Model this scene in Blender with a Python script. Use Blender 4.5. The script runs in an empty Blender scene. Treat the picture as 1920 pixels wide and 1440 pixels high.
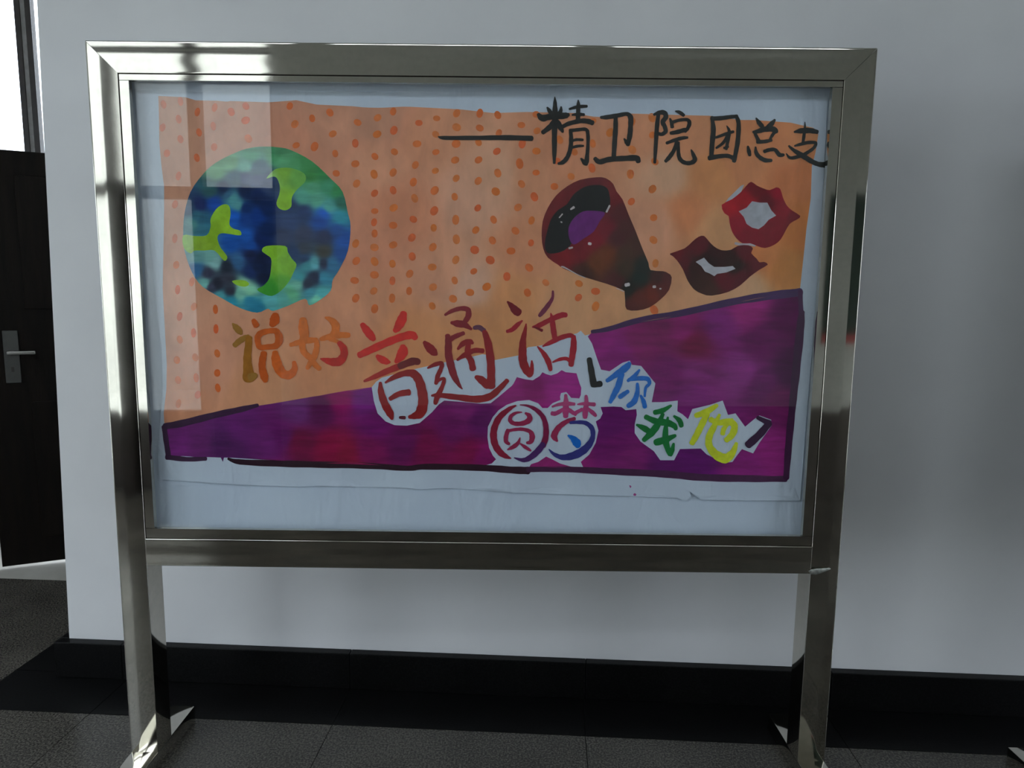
import bpy, bmesh, math, random
import numpy as np
from mathutils import Vector, Matrix
from mathutils.geometry import delaunay_2d_cdt

random.seed(7)
SC = bpy.context.scene
COL = SC.collection

# ------------------------------------------------------------------ camera
F_PX = 1275.857                      # focal length in pixels of the 1920x1440 frame
CAM = Vector((0.09727, -1.85479, 1.40478))
YAW, PITCH, ROLL = -0.0034, 0.12715, 0.01094

def cam_axes():
    cy, sy, cp, sp = math.cos(YAW), math.sin(YAW), math.cos(PITCH), math.sin(PITCH)
    fwd = Vector((sy * cp, cy * cp, -sp)); right = Vector((cy, -sy, 0)); up = right.cross(fwd)
    cr, sr = math.cos(ROLL), math.sin(ROLL)
    return right * cr + up * sr, up * cr - right * sr, fwd
AX_R, AX_U, AX_F = cam_axes()
cd = bpy.data.cameras.new('camera'); cam = bpy.data.objects.new('camera', cd); COL.objects.link(cam)
cd.sensor_fit = 'HORIZONTAL'; cd.sensor_width = 36.0; cd.lens = F_PX / 1920 * 36
cd.clip_start = 0.02; cd.clip_end = 200
m = Matrix.Identity(4)
for i in range(3):
    m[i][0] = AX_R[i]; m[i][1] = AX_U[i]; m[i][2] = -AX_F[i]; m[i][3] = CAM[i]
cam.matrix_world = m
SC.camera = cam

# ------------------------------------------------------------------ world, exposure
w = bpy.data.worlds.new('overcast_sky'); SC.world = w; w.use_nodes = True
bg = w.node_tree.nodes['Background']
bg.inputs['Color'].default_value = (0.80, 0.88, 1.0, 1); bg.inputs['Strength'].default_value = 2.0
SC.view_settings.view_transform = 'Standard'; SC.view_settings.look = 'None'
SC.view_settings.gamma = 1.0; SC.view_settings.use_curve_mapping = False
SC.view_settings.exposure = 1.62
SC.cycles.max_bounces = 10; SC.cycles.diffuse_bounces = 6; SC.cycles.glossy_bounces = 5
SC.cycles.transparent_max_bounces = 16
SC.cycles.use_denoising = True
SC.cycles.sample_clamp_indirect = 6.0

# room frame: the building is turned a little against the display stand
TH = math.radians(-2.9)
CT, ST = math.cos(TH), math.sin(TH)
def RM(x, y, z): return (CT * x - ST * y, ST * x + CT * y, z)

# openings (room frame): added left wall windows, rear screen, outer screen beyond the recess
XL, XR, YR, YB, YO, ZC = -3.4, 4.2, -3.0, 0.439, 1.75, 4.4
LEFT_ADDED_WINDOWS = [(-2.75, -1.55), (-1.35, -0.55)]
LW_Z = (0.12, 2.3)
def portal(name, c, nrm, sx, sz):
    ld = bpy.data.lights.new(name, 'AREA'); ld.shape = 'RECTANGLE'; ld.size = sx; ld.size_y = sz
    ld.cycles.is_portal = True
    o = bpy.data.objects.new(name, ld); COL.objects.link(o)
    n = Vector(RM(*nrm)); o.location = RM(*c)
    o.rotation_euler = n.to_track_quat('-Z', 'Z').to_euler()
for a, b in LEFT_ADDED_WINDOWS:
    portal('window_daylight', (XL - 0.19, (a + b) / 2, sum(LW_Z) / 2), (1, 0, 0), b - a, LW_Z[1] - LW_Z[0])
portal('window_daylight', (-2.2, YR - 0.19, 1.85), (0, 1, 0), 1.75, 2.6)
portal('window_daylight', (XR + 0.19, -1.65, 1.15), (-1, 0, 0), 1.9, 2.3)  # portal of the added right-hand opening
ADDED_CLERE = [(-3.1, -1.3), (-1.1, 0.7), (0.9, 2.7)]  # unseen high windows added for softer light from the front
CZ = (3.3, 3.85)
for a, b in ADDED_CLERE: portal('window_daylight', ((a + b) / 2, YR - 0.19, sum(CZ) / 2), (0, 1, 0), b - a, CZ[1] - CZ[0])
portal('window_daylight', (-2.45, YO + 0.24, 1.6), (0, -1, 0), 1.7, 3.1)

# ------------------------------------------------------------------ materials
def lin(c): return tuple((v / 255 / 12.92) if v / 255 <= 0.04045 else ((v / 255 + 0.055) / 1.055) ** 2.4 for v in c)

class NT:
    def __init__(s, name):
        s.m = bpy.data.materials.new(name); s.m.use_nodes = True
        s.t = s.m.node_tree; s.t.nodes.clear()
        s.out = s.n('ShaderNodeOutputMaterial')
    def n(s, typ, **kw):
        nd = s.t.nodes.new(typ)
        for k, v in kw.items():
            if k in nd.inputs: nd.inputs[k].default_value = v
            else: setattr(nd, k, v)
        return nd
    def l(s, a, b): s.t.links.new(a, b)
    def pos(s, scale=(1, 1, 1)):
        tc = s.n('ShaderNodeTexCoord'); mp = s.n('ShaderNodeMapping'); mp.inputs['Scale'].default_value = scale
        s.l(tc.outputs['Object'], mp.inputs['Vector']); return mp.outputs['Vector']
    def noise(s, vec, scale, detail=3, rough=0.5, dist=0.0):
        nd = s.n('ShaderNodeTexNoise'); nd.inputs['Scale'].default_value = scale
        nd.inputs['Detail'].default_value = detail; nd.inputs['Roughness'].default_value = rough
        nd.inputs['Distortion'].default_value = dist
        s.l(vec, nd.inputs['Vector']); return nd.outputs['Fac']
    def ramp(s, fac, stops):
        nd = s.n('ShaderNodeValToRGB'); cr = nd.color_ramp
        while len(cr.elements) < len(stops): cr.elements.new(0.5)
        for e, (p, c) in zip(cr.elements, stops): e.position = p; e.color = (*c, 1)
        s.l(fac, nd.inputs['Fac']); return nd.outputs['Color']
    def bump(s, h, strength, dist=0.01):
        nd = s.n('ShaderNodeBump'); nd.inputs['Strength'].default_value = strength
        nd.inputs['Distance'].default_value = dist
        s.l(h, nd.inputs['Height']); return nd.outputs['Normal']
    def bsdf(s, col=None, rough=0.5, metal=0.0, normal=None, spec=0.5):
        b = s.n('ShaderNodeBsdfPrincipled')
        b.inputs['Roughness'].default_value = rough; b.inputs['Metallic'].default_value = metal
        b.inputs['Specular IOR Level'].default_value = spec
        if isinstance(col, tuple): b.inputs['Base Color'].default_value = (*col, 1)
        elif col is not None: s.l(col, b.inputs['Base Color'])
        if normal is not None: s.l(normal, b.inputs['Normal'])
        s.l(b.outputs[0], s.out.inputs['Surface']); return b

def two_tone(name, a, b, scale, rough=0.5, bump=0.0, metal=0.0, detail=4, lo=0.35, hi=0.65, spec=0.5, stretch=(1, 1, 1)):
    t = NT(name); v = t.pos(stretch); f = t.noise(v, scale, detail)
    c = t.ramp(f, [(lo, a), (hi, b)])
    nb = t.bump(t.noise(v, scale * 4, 3), bump, 0.004) if bump else None
    t.bsdf(c, rough, metal, nb, spec); return t.m

M = {}
M['plaster'] = two_tone('white_plaster', (0.74, 0.74, 0.745), (0.80, 0.80, 0.80), 2.2, 0.85, 0.12, detail=6, spec=0.2)
M['rear_paint'] = two_tone('grey_rear_wall_paint', (0.39, 0.39, 0.36), (0.44, 0.44, 0.41), 2.2, 0.85, 0.1, spec=0.2)
M['dado'] = two_tone('dark_brown_dado_stone', (0.05, 0.043, 0.038), (0.08, 0.07, 0.06), 30, 0.6, spec=0.2)
M['ceiling'] = two_tone('white_ceiling_paint', (0.72, 0.72, 0.70), (0.78, 0.78, 0.76), 1.5, 0.9, 0.05, spec=0.2)

def granite(name, dark, mid, light, rough):
    t = NT(name); v = t.pos()
    f1 = t.noise(v, 160, 2, 0.6); f2 = t.noise(v, 420, 2, 0.6); f3 = t.noise(v, 3, 3)
    mx = t.n('ShaderNodeMath', operation='MULTIPLY_ADD'); t.l(f2, mx.inputs[0]); mx.inputs[1].default_value = 0.5
    t.l(f1, mx.inputs[2])
    mz = t.n('ShaderNodeMath', operation='MULTIPLY_ADD'); t.l(f3, mz.inputs[0]); mz.inputs[1].default_value = 0.25
    t.l(mx.outputs[0], mz.inputs[2])
    c = t.ramp(mz.outputs[0], [(0.62, dark), (0.85, mid), (1.0, light)])
    t.bsdf(c, rough, 0, None, 0.35 if rough < 0.3 else 0.12); return t.m
M['granite'] = granite('speckled_grey_granite', (0.020, 0.0185, 0.016), (0.056, 0.051, 0.044), (0.135, 0.125, 0.105), 0.22)
M['black_granite'] = granite('polished_black_granite', (0.003, 0.003, 0.003), (0.004, 0.004, 0.004), (0.008, 0.008, 0.008), 0.35)
M['grout'] = two_tone('dark_grout', (0.02, 0.02, 0.019), (0.035, 0.035, 0.033), 40, 0.9)

def steel(name, col, rough, wav):
    t = NT(name); v = t.pos()
    big = t.noise(v, 7, 1, 0.4); grain = t.noise(t.pos((1, 1, 1)), 60, 3)
    c = t.ramp(grain, [(0.3, tuple(x * 0.93 for x in col)), (0.7, col)])
    nb = t.bump(big, wav, 0.01)
    t.bsdf(c, rough, 1.0, nb); return t.m
M['steel'] = steel('stainless_steel', (0.62, 0.59, 0.52), 0.06, 0.018)
M['steel_dull'] = steel('brushed_handle_steel', (0.45, 0.44, 0.41), 0.3, 0.05)
M['plate'] = steel('tarnished_plate_metal', (0.10, 0.10, 0.095), 0.45, 0.05)
M['weld'] = two_tone('rough_weld_metal', (0.30, 0.31, 0.28), (0.55, 0.56, 0.52), 120, 0.4, 0.4, metal=1.0)

def glass(name, tint):
    t = NT(name); lw = t.n('ShaderNodeLayerWeight'); lw.inputs['Blend'].default_value = 0.5
    p = t.n('ShaderNodeMath', operation='POWER'); t.l(lw.outputs['Facing'], p.inputs[0]); p.inputs[1].default_value = 5
    f = t.n('ShaderNodeMath', operation='MULTIPLY_ADD'); t.l(p.outputs[0], f.inputs[0])
    f.inputs[1].default_value = 0.955; f.inputs[2].default_value = 0.045
    tr = t.n('ShaderNodeBsdfTransparent'); tr.inputs['Color'].default_value = (*tint, 1)
    gl = t.n('ShaderNodeBsdfGlossy'); gl.inputs['Roughness'].default_value = 0.004
    mx = t.n('ShaderNodeMixShader'); t.l(f.outputs[0], mx.inputs[0]); t.l(tr.outputs[0], mx.inputs[1]); t.l(gl.outputs[0], mx.inputs[2])
    t.l(mx.outputs[0], t.out.inputs['Surface']); return t.m
M['glass'] = glass('clear_pane_glass', (0.985, 0.995, 0.99))
M['door_wood'] = two_tone('dark_stained_wood', (0.004, 0.003, 0.002), (0.009, 0.006, 0.004), 6, 0.6, 0.15, stretch=(6, 6, 0.6), spec=0.12)
M['frame_brown'] = two_tone('dark_brown_window_frame', (0.016, 0.012, 0.010), (0.028, 0.021, 0.018), 20, 0.45)
M['frame_grey'] = two_tone('grey_weather_strip', (0.20, 0.19, 0.18), (0.27, 0.26, 0.25), 30, 0.4)
M['ground'] = two_tone('pale_concrete_paving', (0.46, 0.46, 0.43), (0.54, 0.54, 0.50), 0.6, 0.9)
M['sky_blocker'] = two_tone('pale_sky_blocker', (0.50, 0.50, 0.47), (0.58, 0.58, 0.54), 1.2, 0.9)
M['door_light'] = two_tone('cream_door_light', (0.52, 0.50, 0.44), (0.62, 0.60, 0.54), 5, 0.25)  # cream tone stands in for daylight on the floor under the door
M['board_felt'] = two_tone('dark_green_felt', (0.020, 0.035, 0.028), (0.032, 0.05, 0.04), 60, 0.95)
M['red_trim'] = two_tone('red_painted_trim', (0.28, 0.02, 0.02), (0.34, 0.03, 0.025), 30, 0.5)

def paper(name, a, b):
    t = NT(name); v = t.pos()
    cre = t.noise(t.pos((1.0, 1.0, 0.45)), 9, 3, 0.55, 0.6); fine = t.noise(v, 60, 3)
    c = t.ramp(t.noise(v, 5, 3), [(0.3, a), (0.7, b)])
    add = t.n('ShaderNodeMath', operation='MULTIPLY_ADD'); t.l(fine, add.inputs[0]); add.inputs[1].default_value = 0.06
    t.l(cre, add.inputs[2])
    t.bsdf(c, 0.75, 0, t.bump(add.outputs[0], 0.7, 0.02), 0.2); return t.m
M['paper'] = paper('white_drawing_paper', (0.66, 0.73, 0.85), (0.72, 0.80, 0.91))
M['backing'] = paper('white_backing_sheet', (0.68, 0.76, 0.89), (0.73, 0.81, 0.93))

def paint(name, streak=(1, 1, 1), amt=0.18, scale=26):
    """poster paint: pigment from the colour attribute, watery variation, follows the paper's creases"""
    t = NT(name); at = t.n('ShaderNodeVertexColor'); at.layer_name = 'pigment'
    f = t.noise(t.pos(streak), scale, 5, 0.6, 0.3)
    mr = t.n('ShaderNodeMapRange'); mr.inputs[1].default_value = 0.3; mr.inputs[2].default_value = 0.7
    mr.inputs[3].default_value = 1 - amt; mr.inputs[4].default_value = 1 + amt; t.l(f, mr.inputs[0])
    vm = t.n('ShaderNodeVectorMath', operation='SCALE'); t.l(at.outputs['Color'], vm.inputs[0]); t.l(mr.outputs[0], vm.inputs['Scale'])
    cre = t.noise(t.pos((1.0, 1.0, 0.45)), 9, 3, 0.55, 0.6)
    t.bsdf(vm.outputs[0], 0.7, 0, t.bump(cre, 0.3, 0.02), 0.2); return t.m
M['wash'] = paint('watercolour_wash', (1, 1, 0.55), 0.13, 14)
M['brush'] = paint('poster_paint', (1, 1, 1), 0.15, 40)
M['brush_h'] = paint('poster_paint_side_strokes', (0.35, 1, 1.8), 0.28, 24)
M['ink'] = paint('black_ink', (1, 1, 1), 0.1, 40)

# ------------------------------------------------------------------ object helpers
def tag(o, label=None, cat=None, group=None, kind=None):
    if label: o['label'] = label
    if cat: o['category'] = cat
    if group: o['group'] = group
    if kind: o['kind'] = kind
    return o
def empty(name, loc, label, cat, group=None):
    o = bpy.data.objects.new(name, None); COL.objects.link(o); o.location = loc
    o.empty_display_size = 0.05
    return tag(o, label, cat, group)
WORLD = {}
def adopt(o, p):
    o.parent = p
    o.matrix_parent_inverse = Matrix.Translation(-p.location) if p.type == 'EMPTY' else Matrix.Identity(4)
def mesh_obj(name, verts, faces, mat, parent=None, smooth=None):
    me = bpy.data.meshes.new(name); me.from_pydata([tuple(v) for v in verts], [], faces); me.validate(); me.update()
    if smooth is not None:
        for p in me.polygons: p.use_smooth = True
        me.set_sharp_from_angle(angle=math.radians(smooth))
    if mat is not None: me.materials.append(M[mat] if isinstance(mat, str) else mat)
    o = bpy.data.objects.new(name, me); COL.objects.link(o)
    if parent is not None: adopt(o, parent)
    return o

class MB:
    """collects boxes into one mesh"""
    def __init__(s, room=False): s.v = []; s.f = []; s.room = room
    def box(s, x0, x1, y0, y1, z0, z1, bev=0.0):
        if bev <= 0:
            pts = [(x, y, z) for z in (z0, z1) for y in (y0, y1) for x in (x0, x1)]
            n = len(s.v); s.v += pts
            s.f += [tuple(n + i for i in q) for q in ((0, 2, 3, 1), (4, 5, 7, 6), (0, 1, 5, 4), (2, 6, 7, 3), (0, 4, 6, 2), (1, 3, 7, 5))]
            return s
        bm = bmesh.new(); bmesh.ops.create_cube(bm, size=1)
        for v in bm.verts:
            v.co = ((x0 + x1) / 2 + v.co.x * (x1 - x0), (y0 + y1) / 2 + v.co.y * (y1 - y0), (z0 + z1) / 2 + v.co.z * (z1 - z0))
        bmesh.ops.bevel(bm, geom=bm.edges[:], offset=bev, segments=2, affect='EDGES', profile=0.5)
        n = len(s.v); bm.verts.index_update()
        s.v += [tuple(v.co) for v in bm.verts]; s.f += [tuple(n + v.index for v in f.verts) for f in bm.faces]
        bm.free(); return s
    def xform(s, fn): s.v = [fn(*p) for p in s.v]; return s
    def build(s, name, mat, parent=None, smooth=None):
        v = [RM(*p) for p in s.v] if s.room else s.v
        return mesh_obj(name, v, s.f, mat, parent, smooth)
def struct(o): o['kind'] = 'structure'; return o
def rbox(name, mat, *b, parent=None, bev=0.0, smooth=None): return MB(True).box(*b, bev=bev).build(name, mat, parent, smooth)

# ------------------------------------------------------------------ the building
struct(rbox('sky_blocker_wall', 'sky_blocker', -12, 14, -9.6, -9.2, -0.14, 5.6))  # unseen wall added outside to dim the sky in the rear glazing
gm = MB(True).box(-40, 40, -40, 40, -0.3, -0.14)
struct(gm.build('ground', 'ground'))
floor = struct(rbox('floor', 'grout', XL - 0.2, XR + 0.2, YR - 0.2, YO + 0.2, -0.13, -0.004))
TS, J = 0.83, 0.0012
def slab(x0, x1, y0, y1, mat, name):
    if x1 - x0 < 0.02 or y1 - y0 < 0.02: return
    rbox(name, mat, x0 + J, x1 - J, y0 + J, y1 - J, -0.02, 0.0, parent=floor)
xs = [-0.5 + TS * k for k in range(-4, 7)]
ys = [0.2 - TS * k for k in range(0, 5)]
def cells(vals, lo, hi):
    v = sorted([lo, hi] + [a for a in vals if lo < a < hi]); return list(zip(v[:-1], v[1:]))
for a, b in cells(xs, XL, XR):
    for c, d in cells(ys, YR, 0.2): slab(a, b, c, d, 'granite', 'floor_tile')
slab(XL, -2.62, 1.22, YO + 0.2, 'door_light', 'door_light_slab'); slab(-2.62, -1.56, 1.22, YO + 0.2, 'door_light', 'door_light_slab')  # pale slabs paint in the strip of light below the door leaf
for a, b in cells(xs, XL, -1.78):
    for c, d in cells([0.2 + TS], 0.2, 1.22): slab(a, b, c, d, 'granite', 'floor_tile')
for a, b in cells([x for x in xs if x > -1.7], -1.78, XR): slab(a, b, 0.2, YB, 'black_granite', 'border_slab')
for c, d in cells([0.2 + TS], YB, 1.22): slab(-1.78, -1.55, c, d, 'black_granite', 'border_slab')

def plumb(x, y, z): return (x + (0.0247 * (z - 0.9) if x < -1.3 else 0.0), y, z)      # the corner is a little out of plumb
struct(MB(True).box(-1.545, XR, YB, YB + 0.2, 0.0, ZC).xform(plumb).build('wall_back', 'plaster'))
struct(MB(True).box(-1.545, -1.345, YB + 0.2, YO + 0.2, 0.0, ZC).xform(plumb).build('wall_recess', 'plaster'))
RY0, RY1, RZ1 = -2.6, -0.7, 2.3  # unseen glazed opening added to brighten the lower right
struct(MB(True).box(XR, XR + 0.2, YR - 0.2, RY0, 0, ZC).box(XR, XR + 0.2, RY1, YB + 0.2, 0, ZC).box(XR, XR + 0.2, RY0, RY1, RZ1, ZC).build('wall_right', 'plaster'))
f = MB(True)
for a, b in ((RY0, RY0 + 0.05), ((RY0 + RY1) / 2 - 0.03, (RY0 + RY1) / 2 + 0.03), (RY1 - 0.05, RY1)): f.box(XR + 0.06, XR + 0.13, a, b, 0, RZ1)
f.box(XR + 0.06, XR + 0.13, RY0, RY1, 0, 0.08).box(XR + 0.06, XR + 0.13, RY0, RY1, RZ1 - 0.06, RZ1)
w8 = struct(f.build('window_8', 'frame_brown'))
for a, b in ((RY0 + 0.05, (RY0 + RY1) / 2 - 0.03), ((RY0 + RY1) / 2 + 0.03, RY1 - 0.05)):
    rbox('pane', 'glass', XR + 0.092, XR + 0.098, a, b, 0.08, RZ1 - 0.06, parent=w8)
struct(rbox('ceiling', 'ceiling', XL - 0.2, XR + 0.2, YR - 0.2, YO + 0.2, ZC, ZC + 0.15))
# plinth of black stones along the wall, turning the corner into the recess
pl = struct(rbox('baseboard_back', 'grout', -1.56, XR, YB - 0.02, YB, 0.0, 0.128))
PX = [-0.502 + 0.842 * k for k in range(-2, 7)]
for a, b in cells([x for x in PX if x > -1.5], -1.60, XR):
    rbox('plinth_stone', 'black_granite', a + 0.0008, b - 0.0008, YB - 0.035, YB - 0.0005, 0.0005, 0.135, parent=pl, bev=0.0025)
pr = struct(rbox('baseboard_recess', 'grout', -1.585, -1.568, YB, YO, 0.0, 0.128))
for c, d in cells([YB + 0.842], YB, YO):
    rbox('plinth_stone', 'black_granite', -1.60, -1.5665, c + 0.0008, d - 0.0008, 0.0005, 0.135, parent=pr, bev=0.0025)

# unseen left wall; both windows are added to light the room from the left
wl = MB(True)
ya = YR - 0.2
for a, b in LEFT_ADDED_WINDOWS:
    wl.box(XL - 0.2, XL, ya, a, 0, ZC); wl.box(XL - 0.2, XL, a, b, 0, LW_Z[0]); wl.box(XL - 0.2, XL, a, b, LW_Z[1], ZC); ya = b
wl.box(XL - 0.2, XL, ya, YO + 0.2, 0, ZC)
struct(wl.build('wall_left', 'plaster'))
def framed_window(name, a, b):
    z0, z1 = LW_Z
    f = MB(True)
    f.box(XL - 0.14, XL - 0.06, a, b, z0, z0 + 0.05).box(XL - 0.14, XL - 0.06, a, b, z1 - 0.05, z1)
    f.box(XL - 0.14, XL - 0.06, a, a + 0.05, z0, z1).box(XL - 0.14, XL - 0.06, b - 0.05, b, z0, z1)
    f.box(XL - 0.13, XL - 0.07, (a + b) / 2 - 0.025, (a + b) / 2 + 0.025, z0, z1)
    o = struct(f.build(name, 'frame_brown'))
    mid = (a + b) / 2
    for p, q in ((a + 0.05, mid - 0.025), (mid + 0.025, b - 0.05)):
        rbox('pane', 'glass', XL - 0.103, XL - 0.097, p, q, z0 + 0.05, z1 - 0.05, parent=o)
for i, (a, b) in enumerate(LEFT_ADDED_WINDOWS): framed_window('window_%d' % (i + 3), a, b)

# rear wall (behind the camera) with a glazed entrance screen
EX0, EX1, EXM, TZ, EZ = -3.1, -1.42, -1.97, 2.11, 3.12
rw = MB(True)
rw.box(XL - 0.2, EX0, YR - 0.2, YR, 0, CZ[0]).box(EX1, XR + 0.2, YR - 0.2, YR, 0, CZ[0]).box(EX0, EX1, YR - 0.2, YR, EZ, CZ[0])
rw.box(XL - 0.2, XR + 0.2, YR - 0.2, YR, CZ[1], ZC)
xa = XL - 0.2
for a, b in ADDED_CLERE: rw.box(xa, a, YR - 0.2, YR, CZ[0], CZ[1]); xa = b
rw.box(xa, XR + 0.2, YR - 0.2, YR, CZ[0], CZ[1])
struct(rw.build('wall_rear', 'rear_paint'))
for i, (a, b) in enumerate(ADDED_CLERE):  # frames and panes of the added high windows
    f = MB(True)
    f.box(a, b, YR - 0.13, YR - 0.06, CZ[0], CZ[0] + 0.04).box(a, b, YR - 0.13, YR - 0.06, CZ[1] - 0.04, CZ[1])
    f.box(a, a + 0.04, YR - 0.13, YR - 0.06, CZ[0], CZ[1]).box(b - 0.04, b, YR - 0.13, YR - 0.06, CZ[0], CZ[1])
    o = struct(f.build('window_%d' % (5 + i), 'frame_brown'))
    rbox('pane', 'glass', a + 0.04, b - 0.04, YR - 0.093, YR - 0.087, CZ[0] + 0.04, CZ[1] - 0.04, parent=o)
f = MB(True)
f.box(EX0, EX0 + 0.04, YR - 0.13, YR - 0.05, 0, EZ).box(EX1 - 0.03, EX1, YR - 0.13, YR - 0.05, 0, EZ)
f.box(EXM - 0.04, EXM + 0.04, YR - 0.13, YR - 0.05, 0, EZ)
f.box(EX0, EX1, YR - 0.13, YR - 0.05, TZ - 0.05, TZ + 0.03).box(EX0, EX1, YR - 0.13, YR - 0.05, EZ - 0.03, EZ)
f.box(EX0, EXM, YR - 0.13, YR - 0.05, 0.50, 0.56)
es = struct(f.build('window_2', 'frame_brown'))
rbox('pane', 'glass', EXM + 0.04, EX1 - 0.03, YR - 0.093, YR - 0.087, TZ + 0.03, EZ - 0.03, parent=es)
rbox('pane', 'glass', EX0 + 0.04, EXM - 0.04, YR - 0.093, YR - 0.087, TZ + 0.03, EZ - 0.03, parent=es)
rbox('pane', 'glass', EX0 + 0.04, EXM - 0.04, YR - 0.093, YR - 0.087, 0.56, TZ - 0.05, parent=es)
rbox('kick_panel', 'frame_brown', EX0 + 0.04, EXM - 0.04, YR - 0.11, YR - 0.07, 0.0, 0.50, parent=es)
d2 = struct(rbox('door_2', 'door_wood', EXM + 0.042, EX1 - 0.032, YR - 0.115, YR - 0.07, 0.008, TZ - 0.052, bev=0.003))
for z0, z1 in ((0.15, 0.85), (1.05, 1.95)):
    rbox('door_panel', 'door_wood', EXM + 0.12, EX1 - 0.11, YR - 0.0698, YR - 0.058, z0, z1, parent=d2, bev=0.004)
struct(rbox('baseboard_rear', 'dado', EX1 + 0.01, XR, YR, YR + 0.03, 0.0, 0.62))
nb = empty('notice_board', RM(3.05, YR + 0.02, 1.1), 'dark green notice board with a red rail on the wall facing the display stand', 'notice board')
rbox('felt_panel', 'board_felt', 2.5, 3.6, YR, YR + 0.02, 1.16, 2.15, parent=nb)
rbox('red_rail', 'red_trim', 2.5, 3.6, YR, YR + 0.035, 1.10, 1.16, parent=nb)

# outer wall of the recess: tall glazed screen with a doorway, dark door leaf ajar
OX0, OX1, OM = -3.35, -1.70, -2.615
ow = MB(True)
ow.box(XL - 0.2, OX0, YO, YO + 0.2, 0, ZC).box(OX1, -1.545, YO, YO + 0.2, 0, ZC).box(OX0, OX1, YO, YO + 0.2, 3.2, ZC)
struct(ow.build('wall_outer', 'plaster'))
f = MB(True)
def post(xc):
    f.box(xc - 0.045, xc - 0.014, YO + 0.06, YO + 0.09, 0, 3.2).box(xc + 0.014, xc + 0.045, YO + 0.06, YO + 0.09, 0, 3.2)
    f.box(xc - 0.014, xc + 0.014, YO + 0.07, YO + 0.09, 0, 3.2)
post(OM)
f.box(OX0, OX0 + 0.04, YO + 0.03, YO + 0.10, 0, 3.2).box(OX1 - 0.02, OX1, YO + 0.03, YO + 0.10, 0, 3.2)
f.box(OX0, OM - 0.045, YO + 0.03, YO + 0.10, 0.0, 2.02)  # solid lower part added to keep daylight off the recess floor
f.box(OM + 0.045, OX1, YO + 0.03, YO + 0.10, 2.05, 2.10).box(OX0, OX1, YO + 0.03, YO + 0.10, 3.16, 3.2)
sc1 = struct(f.build('window_1', 'frame_brown'))
rbox('weather_strip', 'frame_grey', OM - 0.0138, OM + 0.0138, YO + 0.064, YO + 0.0698, 0, 3.16, parent=sc1)
rbox('pane', 'glass', OX0 + 0.04, OM - 0.045, YO + 0.062, YO + 0.068, 2.02, 3.16, parent=sc1)
rbox('pane', 'glass', OM + 0.045, OX1 - 0.02, YO + 0.062, YO + 0.068, 2.10, 3.16, parent=sc1)
# leaf in its own frame: u along the leaf from the free edge to the hinge, v towards the room
FE = (-2.551, 1.302); LA = math.atan2(0.125, 0.245)
def leaf(u, v, z):
    return (FE[0] + u * math.cos(LA) + v * math.sin(LA), FE[1] + u * math.sin(LA) - v * math.cos(LA), z)
def lbox(name, mat, *b, parent=None, bev=0.0): return MB(True).box(*b, bev=bev).xform(leaf).build(name, mat, parent)
d1 = struct(lbox('door_1', 'door_wood', 0.0, 0.92, -0.04, 0.0, 0.022, 2.075, bev=0.002))
for z0, z1 in ((0.16, 0.86), (1.32, 1.96)):
    lbox('door_panel', 'door_wood', 0.18, 0.77, 0.0002, 0.010, z0, z1, parent=d1, bev=0.004)
hp = lbox('handle_plate', 'plate', 0.082, 0.146, 0.0002, 0.008, 0.955, 1.215, parent=d1, bev=0.003)
hd = MB(True).box(0.104, 0.124, 0.008, 0.052, 1.098, 1.118, bev=0.004).box(0.104, 0.222, 0.040, 0.056, 1.099, 1.117, bev=0.005).xform(leaf)
hd.build('lever', 'steel_dull', hp)
lbox('keyhole', 'frame_brown', 0.108, 0.120, 0.008, 0.0085, 1.012, 1.036, parent=hp)

# ------------------------------------------------------------------ the display stand
W, H, T, ZR = 2.05, 2.052, 0.0802, 0.633
HX = W / 2
def tube_profile(face, n=24, r=0.0018):
    """closed section of the rolled tube: u across the face (0..T), v depth (front face near 0, not quite flat)"""
    pts = []
    for i in range(n + 1):
        s = i / n; u = r + (T - 2 * r) * s
        pts.append((u, face(s)))
    for cx, cy, a0 in ((T - r, r, -90), (T - r, T - r, 0), (r, T - r, 90), (r, r, 180)):
        for k in range(1, 4):
            a = math.radians(a0 + 30 * k); pts.append((cx + r * math.cos(a), cy + r * math.sin(a)))
    return pts[:-1]
def face_post(s):                       # pressed a little inwards beyond the outer third
    a = min(max(0.0, s - 0.30), 0.10)
    return T * 0.075 * (a * a / 0.20 + max(0.0, s - 0.40))
def face_rail(s): return 0.00013 * math.sin(2 * math.pi * 1.6 * s + 0.4)
PROF, PROF_R = tube_profile(face_post), tube_profile(face_rail)
def extrude(prof, start, end, place, name, mat, parent, smooth=32):
    """section swept from start(u) to end(u) along the member; place(u, v, t) gives the point"""
    n = len(prof); v = []; f = []
    for u, d in prof: v.append(place(u, d, start(u)))
    for u, d in prof: v.append(place(u, d, end(u)))
    for i in range(n):
        j = (i + 1) % n; f.append((i, j, n + j, n + i))
    f.append(tuple(range(n - 1, -1, -1))); f.append(tuple(range(n, 2 * n)))
    o = mesh_obj(name, v, f, mat, parent, smooth)
    bm = bmesh.new(); bm.from_mesh(o.data); bmesh.ops.recalc_face_normals(bm, faces=bm.faces[:]); bm.to_mesh(o.data); bm.free()
    return o
FH, G = 0.056, 0.0006
BXL, BXR, BZ0, BZ1 = -0.919, 0.917, 0.742, 1.956         # clear glass opening inside the beads
def bead_profile(wd, n=6):
    pts = []
    for i in range(n + 1):
        s = i / n; pts.append((wd * s, 0.0035 - 0.00006 * math.sin(math.pi * s)))
    return pts + [(wd, 0.018), (0, 0.018)]
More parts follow.
